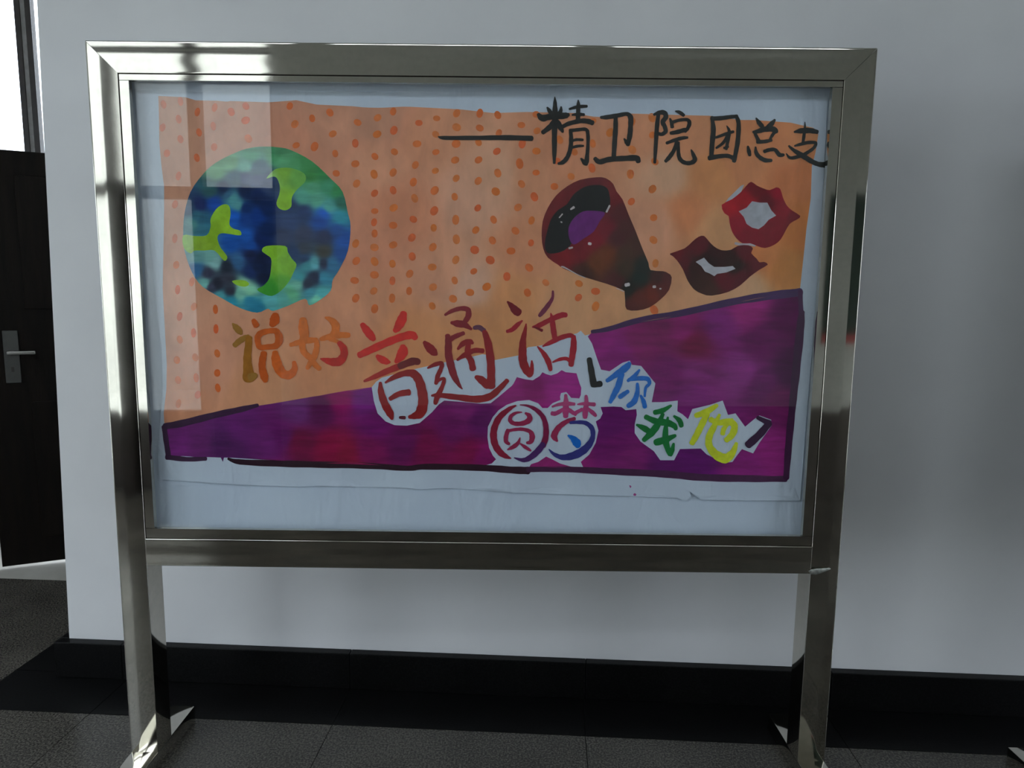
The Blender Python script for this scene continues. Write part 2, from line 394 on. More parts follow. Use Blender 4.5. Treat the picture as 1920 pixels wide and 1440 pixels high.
def make_stand(label, group):
    root = empty('display_stand', (0, T / 2, 0), label, 'display stand', group)
    for sgn in (-1, 1):
        pl_ = lambda u, d, t, s=sgn: (s * (HX - u), d, t)
        extrude(PROF, lambda u: FH, lambda u: H - u - G, pl_, 'post', 'steel', root)
        foot = MB().box(sgn * HX if sgn < 0 else HX - T, -HX + T if sgn < 0 else HX, -0.30, 0.2333, 0.0, FH, bev=0.004).build('foot', 'steel', root, 40)
        for y in (-0.3012, 0.2333):
            MB().box((sgn * (HX - T / 2)) - T / 2 + 0.004, (sgn * (HX - T / 2)) + T / 2 - 0.004, y, y + 0.0012, 0.004, FH - 0.004).build('end_cap', 'steel', foot)
    extrude(PROF_R, lambda u: -HX + u + G, lambda u: HX - u - G, lambda u, d, t: (t, d, H - u), 'top_rail', 'steel', root)
    br = extrude(PROF_R, lambda u: -HX + T + 0.0003, lambda u: HX - T - 0.0003, lambda u, d, t: (t, d, ZR + u), 'bottom_rail', 'steel', root)
    xl, xr, zb, zt = -HX + T, HX - T, ZR + T, H - T
    g = 0.0014
    wl_, wr_, wb_, wt_ = BXL - xl, xr - BXR, BZ0 - zb, zt - BZ1
    extrude(bead_profile(wt_ - g), lambda u: xl + g, lambda u: xr - g, lambda u, d, t: (t, d, zt - g - u), 'glazing_bead', 'steel', root)
    extrude(bead_profile(wb_ - g), lambda u: xl + g, lambda u: xr - g, lambda u, d, t: (t, d, zb + g + u), 'glazing_bead', 'steel', root)
    extrude(bead_profile(wl_ - g), lambda u: BZ0 + g, lambda u: BZ1 - g, lambda u, d, t: (xl + g + u, d, t), 'glazing_bead', 'steel', root)
    extrude(bead_profile(wr_ - g), lambda u: BZ0 + g, lambda u: BZ1 - g, lambda u, d, t: (xr - g - u, d, t), 'glazing_bead', 'steel', root)
    MB().box(xl + 0.001, xr - 0.001, 0.0185, 0.0230, zb + 0.001, zt - 0.001).build('glass_pane', 'glass', root)
    MB().box(xl + 0.0005, xr - 0.0005, 0.0500, 0.0580, zb + 0.0005, zt - 0.0005).build('backing_board', 'backing', root)
    MB().box(xl + 0.0005, xr - 0.0005, 0.0720, 0.0740, zb + 0.0005, zt - 0.0005).build('rear_panel', 'steel_dull', root)
    # weld bead left rough where the bottom rail meets the right post
    v = []; f = []
    nu, nv = 14, 7
    for i in range(nv + 1):
        for j in range(nu):
            a = 2 * math.pi * j / nu; b = math.pi / 2 * i / nv
            rr = math.sin(b) * (1 + 0.18 * math.sin(3 * a + 1))
            x = rr * math.cos(a) * 0.030; z = rr * math.sin(a) * 0.0085 + x * 0.18
            v.append((xr + 0.022 + x, -0.0022 - 0.0022 * math.cos(b), ZR + 0.010 + z))
    for i in range(nv):
        for j in range(nu):
            k = (j + 1) % nu; f.append((i * nu + j, i * nu + k, (i + 1) * nu + k, (i + 1) * nu + j))
    f.append(tuple(range(nv * nu, nv * nu + nu)))
    mesh_obj('weld_bead', v, f, 'weld', root, 60)
    return root
stand = make_stand('stainless steel display stand with a glazed case holding the hand-painted poster', 'steel display stands by the wall')
def copy_tree(o, parent=None):
    c = o.copy(); COL.objects.link(c)
    if parent is not None:
        inv = o.matrix_parent_inverse.copy(); c.parent = parent; c.matrix_parent_inverse = inv
    for ch in [x for x in o.children]: copy_tree(ch, c)
    return c
stand2 = copy_tree(stand)
stand2.location = (1.619 + HX, T / 2 - 0.155, 0)
stand2['label'] = 'neighbouring steel stand with an empty case, its foot showing by the black floor border'

# ------------------------------------------------------------------ the painted poster
YP = 0.0462                                   # plane of the paper inside the case
def wave(x, z):
    return 0.0006 * math.sin(21 * x + 2.2 * z + 0.6) + 0.0004 * math.sin(13 * z - 9 * x) + 0.0003 * math.sin(31 * x - 6 * z)
def P(px, py):
    """picture position traced onto the flat sheet: (x, z) on the paper"""
    d = AX_F + AX_R * ((px - 960) / F_PX) - AX_U * ((py - 720) / F_PX)
    s = (YP - CAM.y) / d.y
    return CAM.x + s * d.x, CAM.z + s * d.z
LAYER = 0.00013
def at(px, py, k):
    x, z = P(px, py); return (x, YP + wave(x, z) - LAYER * k, z)
def ref_white(px):
    """how white paper reads at this place of the photograph (used to recover pigment colours)"""
    K = [(250, (136, 152, 172)), (700, (128, 143, 165)), (1000, (122, 136, 156)), (1400, (110, 121, 140)), (1550, (98, 106, 122))]
    for (a, ca), (b, cb) in zip(K[:-1], K[1:]):
        if px <= b or b == 1550:
            t = min(1, max(0, (px - a) / (b - a))); return tuple(ca[i] + (cb[i] - ca[i]) * t for i in range(3))
PAPER = (0.655, 0.73, 0.87)
GAIN = 0.90
def pigment(c, px):
    r = lin(ref_white(px)); l_ = lin(tuple(v * GAIN for v in c))
    return tuple(min(0.88, PAPER[i] * l_[i] / r[i]) for i in range(3))
def set_col(o, cols):
    ca = o.data.color_attributes.new('pigment', 'FLOAT_COLOR', 'POINT')
    ca.data.foreach_set('color', np.array([(*c, 1.0) for c in cols], dtype=np.float32).ravel())
def crop(x0, y0, s): return lambda pts: [(x0 + p[0] / s, y0 + p[1] / s) + tuple(q / s for q in p[2:]) for p in pts]
def smooth_loop(pts, n=3):
    out = []; L = len(pts)
    for i in range(L):
        p0, p1, p2, p3 = pts[i - 1], pts[i], pts[(i + 1) % L], pts[(i + 2) % L]
        for k in range(n):
            t = k / n
            out.append(tuple(0.5 * (2 * p1[c] + (p2[c] - p0[c]) * t * 1.0 + (2 * p0[c] - 5 * p1[c] + 4 * p2[c] - p3[c]) * t * t + (3 * p1[c] - p0[c] - 3 * p2[c] + p3[c]) * t ** 3) for c in (0, 1)))
    return out
def inside(px, py, poly):
    x, y = poly[:, 0], poly[:, 1]; x2, y2 = np.roll(x, -1), np.roll(y, -1)
    c = ((y > py[:, None]) != (y2 > py[:, None])) & (px[:, None] < (x2 - x) * (py[:, None] - y) / (np.where(y2 == y, 1e-9, y2 - y)) + x)
    return c.sum(1) % 2 == 1
def idw(X, samples):
    S = np.array([(s[0], s[1]) for s in samples], float); Cc = np.array([s[2] for s in samples], float)
    d2 = ((X[:, None, :] - S[None]) ** 2).sum(2) + 4.0
    wt = d2 ** -2.2
    return (wt[:, :, None] * Cc[None]).sum(1) / wt.sum(1)[:, None]
def patch(name, outline, col, k, mat, parent, cell=8, holes=(), sm=0):
    """flat painted area: outline in picture pixels, colour or list of (x, y, colour) pigment samples"""
    if sm: outline = smooth_loop(outline, sm)
    loops = [outline] + list(holes)
    pts = []; edges = []
    for lp in loops:
        n = len(pts); pts += list(lp); edges += [(n + i, n + (i + 1) % len(lp)) for i in range(len(lp))]
    po = np.array(outline, float)
    x0, y0 = po.min(0); x1, y1 = po.max(0)
    gx, gy = np.meshgrid(np.arange(x0 + cell / 2, x1, cell), np.arange(y0 + cell / 2, y1, cell))
    gp = np.stack([gx.ravel(), gy.ravel()], 1)
    if len(gp):
        ok = inside(gp[:, 0], gp[:, 1], po)
        for h in holes: ok &= ~inside(gp[:, 0], gp[:, 1], np.array(h, float))
        gp = gp[ok]
        bd = np.array(pts, float)
        if len(gp): gp = gp[(((gp[:, None, :] - bd[None]) ** 2).sum(2).min(1) > (0.35 * cell) ** 2)]
        pts += [tuple(p) for p in gp]
    vs, _, fs, _, _, _ = delaunay_2d_cdt([Vector(p) for p in pts], edges, [], 0, 1e-4)
    V = np.array([tuple(v) for v in vs], float); Fm = np.array([tuple(f) for f in fs], int)
    cen = V[Fm].mean(1); ok = inside(cen[:, 0], cen[:, 1], po)
    for h in holes: ok &= ~inside(cen[:, 0], cen[:, 1], np.array(h, float))
    Fm = Fm[ok]
    v3 = [at(a, b, k) for a, b in V]
    o = mesh_obj(name, v3, [tuple(int(i) for i in f) for f in Fm], mat, parent)
    fix_normals(o)
    if col is not None:
        if isinstance(col, tuple): cc = [pigment(col, V[i, 0]) for i in range(len(V))]
        else:
            C_ = idw(V, col); cc = [pigment(tuple(C_[i]), V[i, 0]) for i in range(len(V))]
        set_col(o, cc)
    return o
def fix_normals(o):
    me = o.data
    if len(me.polygons):
        s = sum(p.normal.y for p in me.polygons)
        if s > 0: me.flip_normals()
def strokes(name, data, k, mat, parent, sub=5):
    """brush strokes: list of (colour, [(x, y, width), ...]) in picture pixels, joined to one painted mark"""
    V = []; Fc = []; cols = []
    for si, (col, pts) in enumerate(data):
        pts = [tuple(map(float, p)) for p in pts]
        pp = [pts[0]] + pts + [pts[-1]]
        cl = []
        for i in range(1, len(pp) - 2):
            for q in range(sub):
                t = q / sub
                cl.append(tuple(0.5 * (2 * pp[i][c] + (pp[i + 1][c] - pp[i - 1][c]) * t + (2 * pp[i - 1][c] - 5 * pp[i][c] + 4 * pp[i + 1][c] - pp[i + 2][c]) * t * t + (3 * pp[i][c] - pp[i - 1][c] - 3 * pp[i + 1][c] + pp[i + 2][c]) * t ** 3) for c in range(3)))
        cl.append(pts[-1])
        kk = k + 0.12 * si; base = len(V); n = len(cl)
        c_of = (lambda x: pigment(col, x))
        ring = []
        for i, (x, y, wd) in enumerate(cl):
            a = cl[max(0, i - 1)]; b = cl[min(n - 1, i + 1)]
            dx, dy = b[0] - a[0], b[1] - a[1]; L = math.hypot(dx, dy) or 1; nx, ny = -dy / L, dx / L
            h = max(0.35, wd * 0.55) * (1 + 0.05 * math.sin(i * 1.7 + si))
            ring.append((x, y, nx, ny, h, dx / L, dy / L))
        for x, y, nx, ny, h, _, _ in ring:
            for s in (-1, 0, 1):
                V.append(at(x + s * nx * h, y + s * ny * h, kk)); cols.append(c_of(x))
        for i in range(n - 1):
            for s in (0, 1): Fc.append((base + 3 * i + s, base + 3 * i + s + 1, base + 3 * i + s + 4, base + 3 * i + s + 3))
        for i, sg in ((0, -1), (n - 1, 1)):
            x, y, nx, ny, h, tx, ty = ring[i]; c0 = base + 3 * i; prev = c0
            for q in range(1, 6):
                a = math.pi * q / 6
                px = x - nx * h * math.cos(a) + sg * tx * h * 0.7 * math.sin(a); py = y - ny * h * math.cos(a) + sg * ty * h * 0.7 * math.sin(a)
                V.append(at(px, py, kk)); cols.append(c_of(x)); Fc.append((c0 + 1, prev, len(V) - 1)); prev = len(V) - 1
            Fc.append((c0 + 1, prev, c0 + 2))
    o = mesh_obj(name, V, Fc, mat, parent)
    bm = bmesh.new(); bm.from_mesh(o.data)
    for f in bm.faces:
        f.normal_update()
        if f.normal.y > 0: f.normal_flip()
    bm.to_mesh(o.data); bm.free()
    set_col(o, cols); return o

bx, bz = P(900, 930)
poster = empty('poster', (bx, YP, bz), 'hand-painted paper poster with globe, cup, lips and Chinese lettering behind the glass', 'poster')

sheet = [(252, 166), (500, 169), (1000, 172), (1552, 181), (1546, 300), (1536, 480), (1524, 640), (1512, 780), (1499, 938), (1400, 938), (1313, 936), (1293, 921), (1295, 930), (1285, 940), (1270, 933), (1180, 930), (1080, 927), (963, 923), (871, 917), (829, 915), (784, 917), (745, 913), (684, 913), (603, 910), (554, 912), (448, 908), (354, 902), (299, 899), (296, 860), (300, 790), (306, 720), (303, 660), (292, 560), (280, 430), (268, 300)]
pp = patch('paper', sheet, None, 0, 'paper', poster, cell=14)
# the sheet is curled forward along its torn lower edge
for v in pp.data.vertices:
    zz = v.co.z - (P(900, 917)[1] - 0.012 * (v.co.x - 0.1))
    if zz < 0.04: v.co.y -= 0.0035 * (1 - max(0, zz) / 0.04) ** 2 * (0.6 + 0.5 * math.sin(23 * v.co.x) + 0.3 * math.sin(51 * v.co.x))
    if v.co.y > 0.0495: v.co.y = 0.0495

orange = [(297, 180), (347, 182), (367, 188), (447, 190), (503, 192), (556, 188), (594, 196), (656, 199), (770, 200), (862, 205), (925, 212), (987, 210), (1080, 212), (1196, 213), (1284, 216), (1330, 217), (1388, 225), (1415, 225), (1482, 230), (1525, 240), (1534, 252), (1529, 285), (1522, 312), (1520, 372), (1512, 428), (1507, 476), (1500, 540),
          (1460, 552), (1367, 570), (1272, 592), (1176, 608), (1109, 626), (1097, 629), (1089, 620), (1082, 625), (1070, 628), (1032, 641), (1017, 647), (1006, 649), (990, 651), (974, 666), (943, 672), (928, 675), (916, 666), (905, 664), (880, 670), (855, 675), (835, 679), (800, 687), (786, 690), (750, 699), (716, 708), (705, 716), (696, 727),
          (647, 735), (578, 748), (509, 761), (440, 774), (370, 790), (312, 800), (308, 792), (307, 775), (312, 730), (313, 684), (310, 630), (305, 540), (307, 450), (308, 390), (308, 350), (303, 310), (299, 267), (298, 208)]
osamp = [(320, 230, (160, 124, 106)), (320, 400, (158, 120, 102)), (330, 600, (170, 130, 110)), (330, 770, (178, 122, 96)), (420, 230, (162, 124, 108)), (400, 680, (172, 126, 106)), (480, 720, (176, 124, 96)), (600, 230, (160, 118, 100)), (620, 700, (172, 116, 86)), (560, 260, (158, 112, 94)), (700, 300, (166, 120, 100)), (660, 560, (172, 118, 94)), (690, 450, (160, 112, 92)), (700, 230, (150, 112, 96)), (760, 400, (162, 112, 90)), (800, 260, (166, 116, 94)), (830, 520, (166, 118, 98)), (800, 640, (168, 114, 80)), (790, 660, (164, 112, 78)), (880, 370, (164, 124, 108)), (880, 540, (164, 128, 114)), (930, 330, (158, 124, 106)), (960, 560, (160, 112, 78)), (890, 610, (162, 112, 78)), (940, 640, (156, 112, 76)), (990, 470, (168, 110, 86)), (1000, 330, (152, 110, 88)), (1060, 580, (160, 116, 88)), (1060, 300, (152, 106, 84)), (1200, 250, (150, 104, 82)), (1250, 330, (152, 116, 98)), (1230, 420, (146, 108, 90)), (1160, 600, (158, 112, 84)), (1290, 260, (152, 100, 76)), (1330, 330, (144, 98, 66)), (1290, 400, (148, 94, 66)), (1400, 300, (138, 92, 66)), (1340, 430, (146, 106, 78)), (1480, 280, (144, 86, 60)), (1500, 330, (128, 78, 52)), (1500, 430, (128, 78, 44)), (1470, 500, (136, 88, 50)), (1440, 480, (140, 86, 54)), (1330, 560, (146, 108, 84)), (1400, 540, (144, 110, 88))]
patch('orange_background', orange, osamp, 1, 'wash', poster, cell=9)

psamp = [(330, 830, (100, 30, 112)), (380, 830, (88, 28, 98)), (450, 800, (84, 25, 98)), (500, 830, (88, 25, 98)), (430, 850, (66, 22, 80)), (410, 830, (66, 22, 82)), (560, 770, (88, 35, 102)), (600, 770, (72, 10, 68)), (640, 750, (118, 10, 84)), (680, 750, (98, 25, 112)), (560, 830, (90, 5, 52)), (620, 840, (112, 5, 54)), (650, 850, (108, 10, 48)), (530, 820, (80, 12, 86)), (700, 800, (88, 10, 88)), (690, 840, (98, 10, 72)), (760, 830, (78, 10, 72)), (800, 840, (94, 8, 60)), (850, 800, (84, 15, 78)), (870, 770, (98, 25, 92)), (900, 790, (74, 15, 78)), (960, 740, (114, 20, 98)), (1000, 730, (104, 14, 86)), (1040, 720, (120, 25, 108)), (880, 850, (98, 8, 60)), (905, 860, (104, 10, 82)),
         (1130, 640, (108, 20, 98)), (1160, 660, (94, 15, 88)), (1200, 640, (90, 15, 72)), (1280, 620, (96, 15, 78)), (1300, 645, (78, 5, 46)), (1240, 620, (84, 16, 66)), (1350, 610, (88, 18, 88)), (1400, 580, (106, 20, 88)), (1430, 640, (68, 5, 62)), (1480, 600, (58, 0, 52)), (1480, 700, (48, 5, 48)), (1300, 700, (92, 26, 88)), (1260, 700, (84, 15, 78)), (1390, 700, (96, 30, 96)), (1150, 800, (72, 12, 78)), (1160, 830, (84, 15, 82)), (1180, 860, (88, 20, 82)), (1250, 880, (62, 10, 72)), (1300, 860, (66, 10, 78)), (1400, 880, (94, 20, 88)), (1450, 850, (100, 20, 88)), (1460, 750, (72, 10, 62)), (1300, 740, (88, 20, 88)), (1430, 720, (68, 10, 66)), (1050, 868, (110, 25, 88))]
purple_l = [(312, 800), (370, 787), (482, 761), (509, 757), (578, 745), (647, 733), (697, 726), (701, 752), (708, 775), (723, 790), (740, 797), (763, 798), (787, 793), (810, 773), (823, 758), (833, 751), (860, 753), (902, 757), (920, 756), (935, 744), (960, 723), (963, 719), (969, 707), (984, 711), (999, 713), (1012, 705), (1017, 698), (1023, 701), (1033, 704), (1045, 700), (1053, 694), (1061, 698), (1072, 699), (1081, 700), (1087, 720), (1090, 727), (1089, 741), (1086, 747), (1071, 746), (1062, 735), (1052, 737), (1050, 744), (1051, 750), (1036, 756), (1027, 765), (1017, 765), (1009, 756), (992, 750), (970, 752), (950, 759), (935, 769), (924, 782), (915, 800), (914, 820), (917, 840), (924, 854), (930, 861), (922, 869),
            (900, 875), (760, 874), (600, 868), (430, 858), (420, 858), (418, 866), (414, 858), (390, 857), (310, 856)]
purple_m = [(1024, 856), (1035, 861), (1050, 869), (1074, 876), (992, 876), (996, 870), (1009, 866)]
purple_r = [(1102, 631), (1109, 624), (1176, 606), (1272, 590), (1367, 568), (1502, 545), (1503, 592), (1491, 720), (1474, 893), (1313, 892), (1247, 887), (1147, 882), (1094, 877), (1089, 866), (1105, 852), (1117, 830), (1122, 807), (1117, 790), (1125, 785), (1130, 775), (1126, 763), (1150, 762), (1165, 763), (1173, 769), (1193, 767), (1194, 778), (1190, 796), (1190, 812), (1201, 828), (1226, 846), (1238, 863), (1264, 863), (1275, 842), (1314, 841), (1325, 852), (1357, 868), (1373, 866), (1383, 852), (1391, 842), (1412, 850), (1424, 830), (1447, 798), (1446, 787), (1424, 779), (1414, 786), (1397, 800), (1379, 775), (1365, 778), (1355, 751), (1331, 759), (1298, 767), (1290, 786), (1280, 777), (1270, 771), (1271, 751), (1244, 754), (1222, 754), (1229, 719), (1216, 703), (1202, 686), (1185, 684), (1181, 676), (1167, 680), (1143, 696), (1127, 693), (1120, 674), (1110, 644)]
GAIN = 0.87
for pl_ in (purple_l, purple_m, purple_r):
    patch('purple_band', pl_, psamp, 2, 'brush_h' if pl_ is not purple_m else 'brush', poster, cell=7)

GAIN = 0.88
# dark outline strokes round the purple band
DK = (46, 26, 54)
strokes('outline_stroke', [(DK, [(309, 799, 10), (340, 794, 12), (400, 779, 11), (450, 768, 10), (483, 760, 6)]), (DK, [(308, 800, 9), (312, 830, 9), (316, 855, 9)]), (DK, [(313, 857, 9), (350, 861, 8), (386, 860, 7)])], 4, 'ink', poster)
strokes('outline_stroke', [((34, 16, 30), [(428, 860, 4), (450, 866, 9), (520, 869, 11), (600, 871, 11), (700, 874, 10), (764, 878, 9), (800, 875, 10), (900, 877, 11), (960, 881, 12), (990, 882, 13)]), ((48, 24, 52), [(990, 880, 9), (1060, 880, 10), (1147, 884, 11), (1247, 889, 12), (1313, 895, 12), (1400, 897, 12), (1473, 898, 10)]), ((40, 14, 44), [(1474, 896, 10), (1479, 830, 12), (1486, 760, 12), (1492, 700, 14), (1500, 620, 14), (1503, 585, 10)])], 4.6, 'ink', poster)
strokes('outline_stroke', [((44, 28, 62), [(1110, 622, 6), (1140, 617, 8), (1200, 600, 10), (1272, 588, 11), (1367, 567, 12), (1440, 555, 14), (1500, 548, 14)]), ((44, 16, 50), [(1500, 546, 8), (1502, 590, 8)])], 4, 'ink', poster)

# dots
cM = crop(500, 160, 5.333); cQ = crop(640, 330, 4.8); cA = crop(800, 160, 4.8); cB = crop(1180, 180, 4.8); cP = crop(1000, 310, 5.143); cL = crop(230, 150, 6); c2 = crop(0, 480, 3)
dots = cM([(232, 208), (282, 388), (295, 600), (455, 330), (478, 612), (632, 272), (660, 485), (685, 682), (695, 880), (910, 372), (887, 580), (887, 785), (900, 983), (1110, 325), (1105, 490), (1083, 712), (1075, 890), (1080, 1080), (1082, 1258), (1075, 1370), (1265, 262), (1272, 450), (1278, 665), (1265, 872), (1265, 1050), (1270, 1225), (1265, 1400), (1522, 375), (1503, 585), (1487, 797), (1467, 968), (1480, 1130), (1467, 1340), (1700, 330), (1690, 490), (1692, 668), (1687, 855), (1680, 1052), (1675, 1255), (1670, 1425), (1900, 280), (1900, 420), (1895, 585), (1885, 748), (1895, 930), (1880, 1115), (1890, 1345)])
dots += cQ([(300, 518), (298, 643), (300, 770), (298, 890), (292, 1035), (300, 1195), (467, 620), (460, 790), (460, 943), (457, 1100), (635, 555), (638, 725), (615, 880), (610, 1035), (823, 640), (818, 820), (825, 1000), (818, 1170), (1035, 570), (1030, 755), (1020, 940), (1005, 1105), (130, 608), (135, 765), (120, 940), (130, 1100), (1232, 45), (1228, 288), (1210, 487), (1200, 665), (1192, 858), (1158, 1048), (1390, 140), (1370, 393), (1360, 580), (1340, 757), (1308, 997), (1622, 72), (1590, 283), (1567, 493), (1527, 675), (1490, 905), (1737, 187), (1712, 400), (1707, 602), (1690, 825), (1675, 1050), (1840, 960)])
dots += cA([(478, 252), (478, 385), (467, 515), (467, 672), (640, 268), (650, 430), (632, 595), (640, 790), (852, 358), (860, 525), (837, 705), (985, 262), (993, 410), (988, 592), (985, 785), (1198, 490), (1330, 600), (1170, 680), (1150, 910), (1300, 820), (1495, 320), (1495, 525), (1487, 745), (1650, 425), (1850, 580), (1832, 800), (1845, 330)])
dots += cB([(205, 195), (205, 350), (230, 590), (208, 838), (30, 480), (15, 700)])
dots += cP([(1150, 225), (945, 350), (1160, 505), (1158, 720), (1178, 945), (440, 1140), (600, 1215), (435, 1275), (600, 1360), (1165, 1395)])
dots += cL([(460, 275), (650, 240), (840, 360), (1035, 310), (1222, 360), (1388, 295), (450, 535), (630, 440), (1020, 520), (1385, 455), (650, 665), (1030, 755), (1415, 660), (500, 825), (835, 875), (630, 1080), (590, 1400), (860, 590)])
dots += c2([(992, 50), (1000, 190), (1012, 340), (1013, 470), (997, 585), (1003, 697), (1005, 830), (1080, 145), (1092, 285), (1090, 432), (1100, 570), (1105, 685), (1113, 780), (1212, 300), (1215, 410), (1222, 548), (1222, 658), (1225, 742)]) + [(328, 447)]
V = []; Fc = []; cols = []
for i, (x, y) in enumerate(dots):
    r = random.uniform(6.2, 7.8); e = random.uniform(0.95, 1.2); ph = random.uniform(0, 6.28); n0 = len(V)
    if x < 420: r, e = 5.4, 1.5
    c = random.choice([(184, 88, 44), (190, 92, 48), (178, 94, 44), (186, 82, 46), (172, 96, 52)])
    if x < 420 and y < 480: c = (172, 96, 66)
    if x > 880: c = tuple(int(v * 0.95) for v in c)
    V.append(at(x, y, 3)); cols.append(pigment(c, x))
    for k in range(12):
        a = 2 * math.pi * k / 12; rr = r * (1 + 0.12 * math.sin(2 * a + ph))
        V.append(at(x + rr * math.cos(a), y + rr * e * math.sin(a), 3)); cols.append(pigment(c, x))
    Fc += [(n0, n0 + 1 + k, n0 + 1 + (k + 1) % 12) for k in range(12)]
o = mesh_obj('painted_dots', V, Fc, 'brush', poster); fix_normals(o); set_col(o, cols)
tag(o, 'scattered orange painted dots', kind='stuff')

# globe
cO = crop(320, 250, 4)
g_out = cO([(700, 100), (800, 105), (900, 125), (1060, 210), (1200, 340), (1290, 440), (1330, 600), (1350, 700), (1330, 880), (1260, 1030), (1215, 1100), (1200, 1180), (1120, 1250), (1040, 1290), (1010, 1240), (890, 1290), (770, 1332), (730, 1315), (650, 1345), (520, 1310), (390, 1240), (240, 1150), (160, 1040), (105, 880), (95, 760), (105, 600), (150, 440), (240, 310), (340, 220), (500, 140), (600, 110)])
gs = [(600, 150, (60, 125, 100)), (800, 150, (50, 115, 80)), (1000, 220, (45, 112, 68)), (1150, 300, (35, 105, 60)), (1250, 420, (35, 105, 65)), (1300, 520, (30, 85, 75)), (850, 200, (65, 130, 95)), (350, 280, (72, 124, 92)), (450, 220, (80, 132, 100)), (560, 250, (80, 138, 128)), (1050, 330, (40, 105, 55)), (1180, 400, (45, 115, 90)), (1060, 400, (60, 125, 100)), (940, 230, (58, 125, 85)),
      (650, 270, (52, 80, 100)), (560, 330, (44, 60, 94)), (650, 350, (48, 62, 98)), (790, 380, (28, 50, 82)), (730, 380, (40, 55, 90)), (480, 340, (45, 75, 95)), (400, 420, (15, 35, 68)), (300, 430, (30, 70, 78)), (220, 540, (15, 30, 78)), (330, 520, (15, 55, 132)), (460, 490, (60, 120, 130)), (505, 540, (60, 115, 125)), (430, 460, (40, 80, 110)), (650, 470, (5, 25, 68)), (560, 440, (6, 25, 62)), (560, 560, (6, 32, 80)), (720, 560, (5, 25, 68)), (560, 640, (10, 45, 108)), (480, 620, (15, 72, 158)), (650, 620, (5, 40, 104)), (720, 740, (5, 25, 68)), (560, 780, (15, 66, 142)), (450, 830, (15, 66, 142)), (600, 850, (15, 60, 132)), (680, 800, (5, 25, 72)),
      (140, 560, (36, 62, 90)), (160, 680, (56, 108, 114)), (240, 720, (38, 90, 112)), (200, 620, (38, 86, 108)), (240, 640, (30, 75, 100)), (1000, 480, (60, 125, 115)), (1100, 500, (65, 130, 115)), (1180, 560, (60, 130, 130)), (1270, 640, (35, 115, 140)), (900, 560, (25, 45, 80)), (1000, 590, (25, 45, 85)), (1150, 600, (20, 72, 158)), (1120, 660, (20, 60, 132)), (900, 660, (34, 54, 94)), (1250, 720, (20, 60, 122)), (1000, 760, (38, 48, 74)), (1150, 780, (34, 44, 74)), (1300, 800, (20, 66, 142)), (850, 780, (35, 48, 78)), (1000, 870, (40, 50, 65)), (1150, 890, (46, 50, 50)), (1280, 900, (20, 60, 122)), (1000, 940, (25, 50, 85)), (930, 900, (22, 46, 84)),
      (1020, 990, (45, 110, 125)), (1080, 980, (70, 135, 150)), (1150, 980, (30, 40, 65)), (1080, 1080, (25, 35, 60)), (1030, 1130, (30, 40, 60)), (1200, 980, (35, 90, 130)), (1150, 1080, (40, 110, 140)), (960, 1080, (45, 115, 130)), (950, 1130, (80, 140, 130)), (1130, 1200, (55, 130, 140)), (1050, 1190, (45, 110, 130)), (600, 900, (15, 25, 60)), (680, 950, (10, 20, 50)), (700, 1080, (10, 20, 50)), (600, 1040, (15, 35, 78)), (650, 1010, (10, 24, 56)), (500, 960, (40, 80, 122)), (300, 930, (90, 140, 140)), (200, 920, (80, 130, 135)), (330, 970, (100, 145, 150)), (420, 1000, (25, 35, 50)), (280, 1050, (40, 45, 65)), (200, 1020, (35, 80, 122)), (350, 1130, (25, 30, 45)), (450, 1180, (35, 40, 55)), (300, 1150, (45, 50, 70)), (420, 1090, (40, 45, 60)), (550, 1140, (110, 160, 140)), (600, 1190, (100, 160, 140)), (520, 1200, (90, 150, 140)), (600, 1250, (30, 100, 130)), (450, 1260, (30, 110, 135)), (750, 1250, (70, 140, 150)), (850, 1230, (60, 130, 130)), (650, 1310, (25, 95, 125)), (900, 1200, (70, 140, 110)), (260, 1130, (90, 150, 150)), (1100, 1250, (90, 165, 150)), (370, 1230, (60, 130, 145))]
gs = [(x, y, c) for (x, y), c in zip(cO([(a, b) for a, b, _ in gs]), [c for _, _, c in gs])]
GAIN = 0.96
globe = patch('painted_globe', g_out, gs, 6, 'brush_h', poster, cell=3.2, sm=3)
globe['label'] = 'blue and green painted globe'
LIME = [(385, 400, (112, 158, 45)), (345, 455, (110, 152, 70)), (400, 440, (100, 138, 30)), (430, 435, (115, 158, 40)), (380, 460, (105, 140, 40)), (530, 320, (92, 140, 48)), (560, 330, (80, 136, 62)), (535, 380, (104, 150, 42)), (505, 330, (110, 155, 90)), (510, 470, (100, 150, 35)), (530, 495, (98, 148, 48)), (545, 505, (96, 146, 45)), (510, 545, (42, 115, 38)), (535, 530, (70, 132, 48)), (450, 530, (108, 152, 45))]
for pl_ in ([(300, 640), (340, 570), (390, 535), (435, 540), (450, 600), (440, 680), (470, 715), (520, 730), (525, 765), (440, 755), (380, 750), (350, 780), (370, 850), (400, 890), (425, 930), (400, 955), (330, 880), (250, 880), (180, 880), (150, 900), (100, 860), (95, 765), (180, 770), (270, 765), (300, 700)],
            [(760, 290), (800, 265), (900, 260), (1000, 300), (1010, 360), (950, 420), (910, 480), (905, 550), (860, 578), (810, 560), (795, 520), (815, 460), (820, 400), (800, 340), (770, 325), (720, 340), (740, 310)],
            [(685, 880), (720, 845), (860, 845), (880, 890), (910, 940), (945, 985), (920, 1050), (890, 1110), (830, 1180), (760, 1220), (690, 1200), (650, 1170), (700, 1140), (740, 1090), (755, 1010), (755, 940), (720, 910)],
            [(460, 1110), (500, 1100), (560, 1105), (590, 1130), (560, 1150), (500, 1140)]):
    patch('continent', cO(pl_), LIME, 7, 'brush', globe, cell=5, sm=3)

GAIN = 0.88
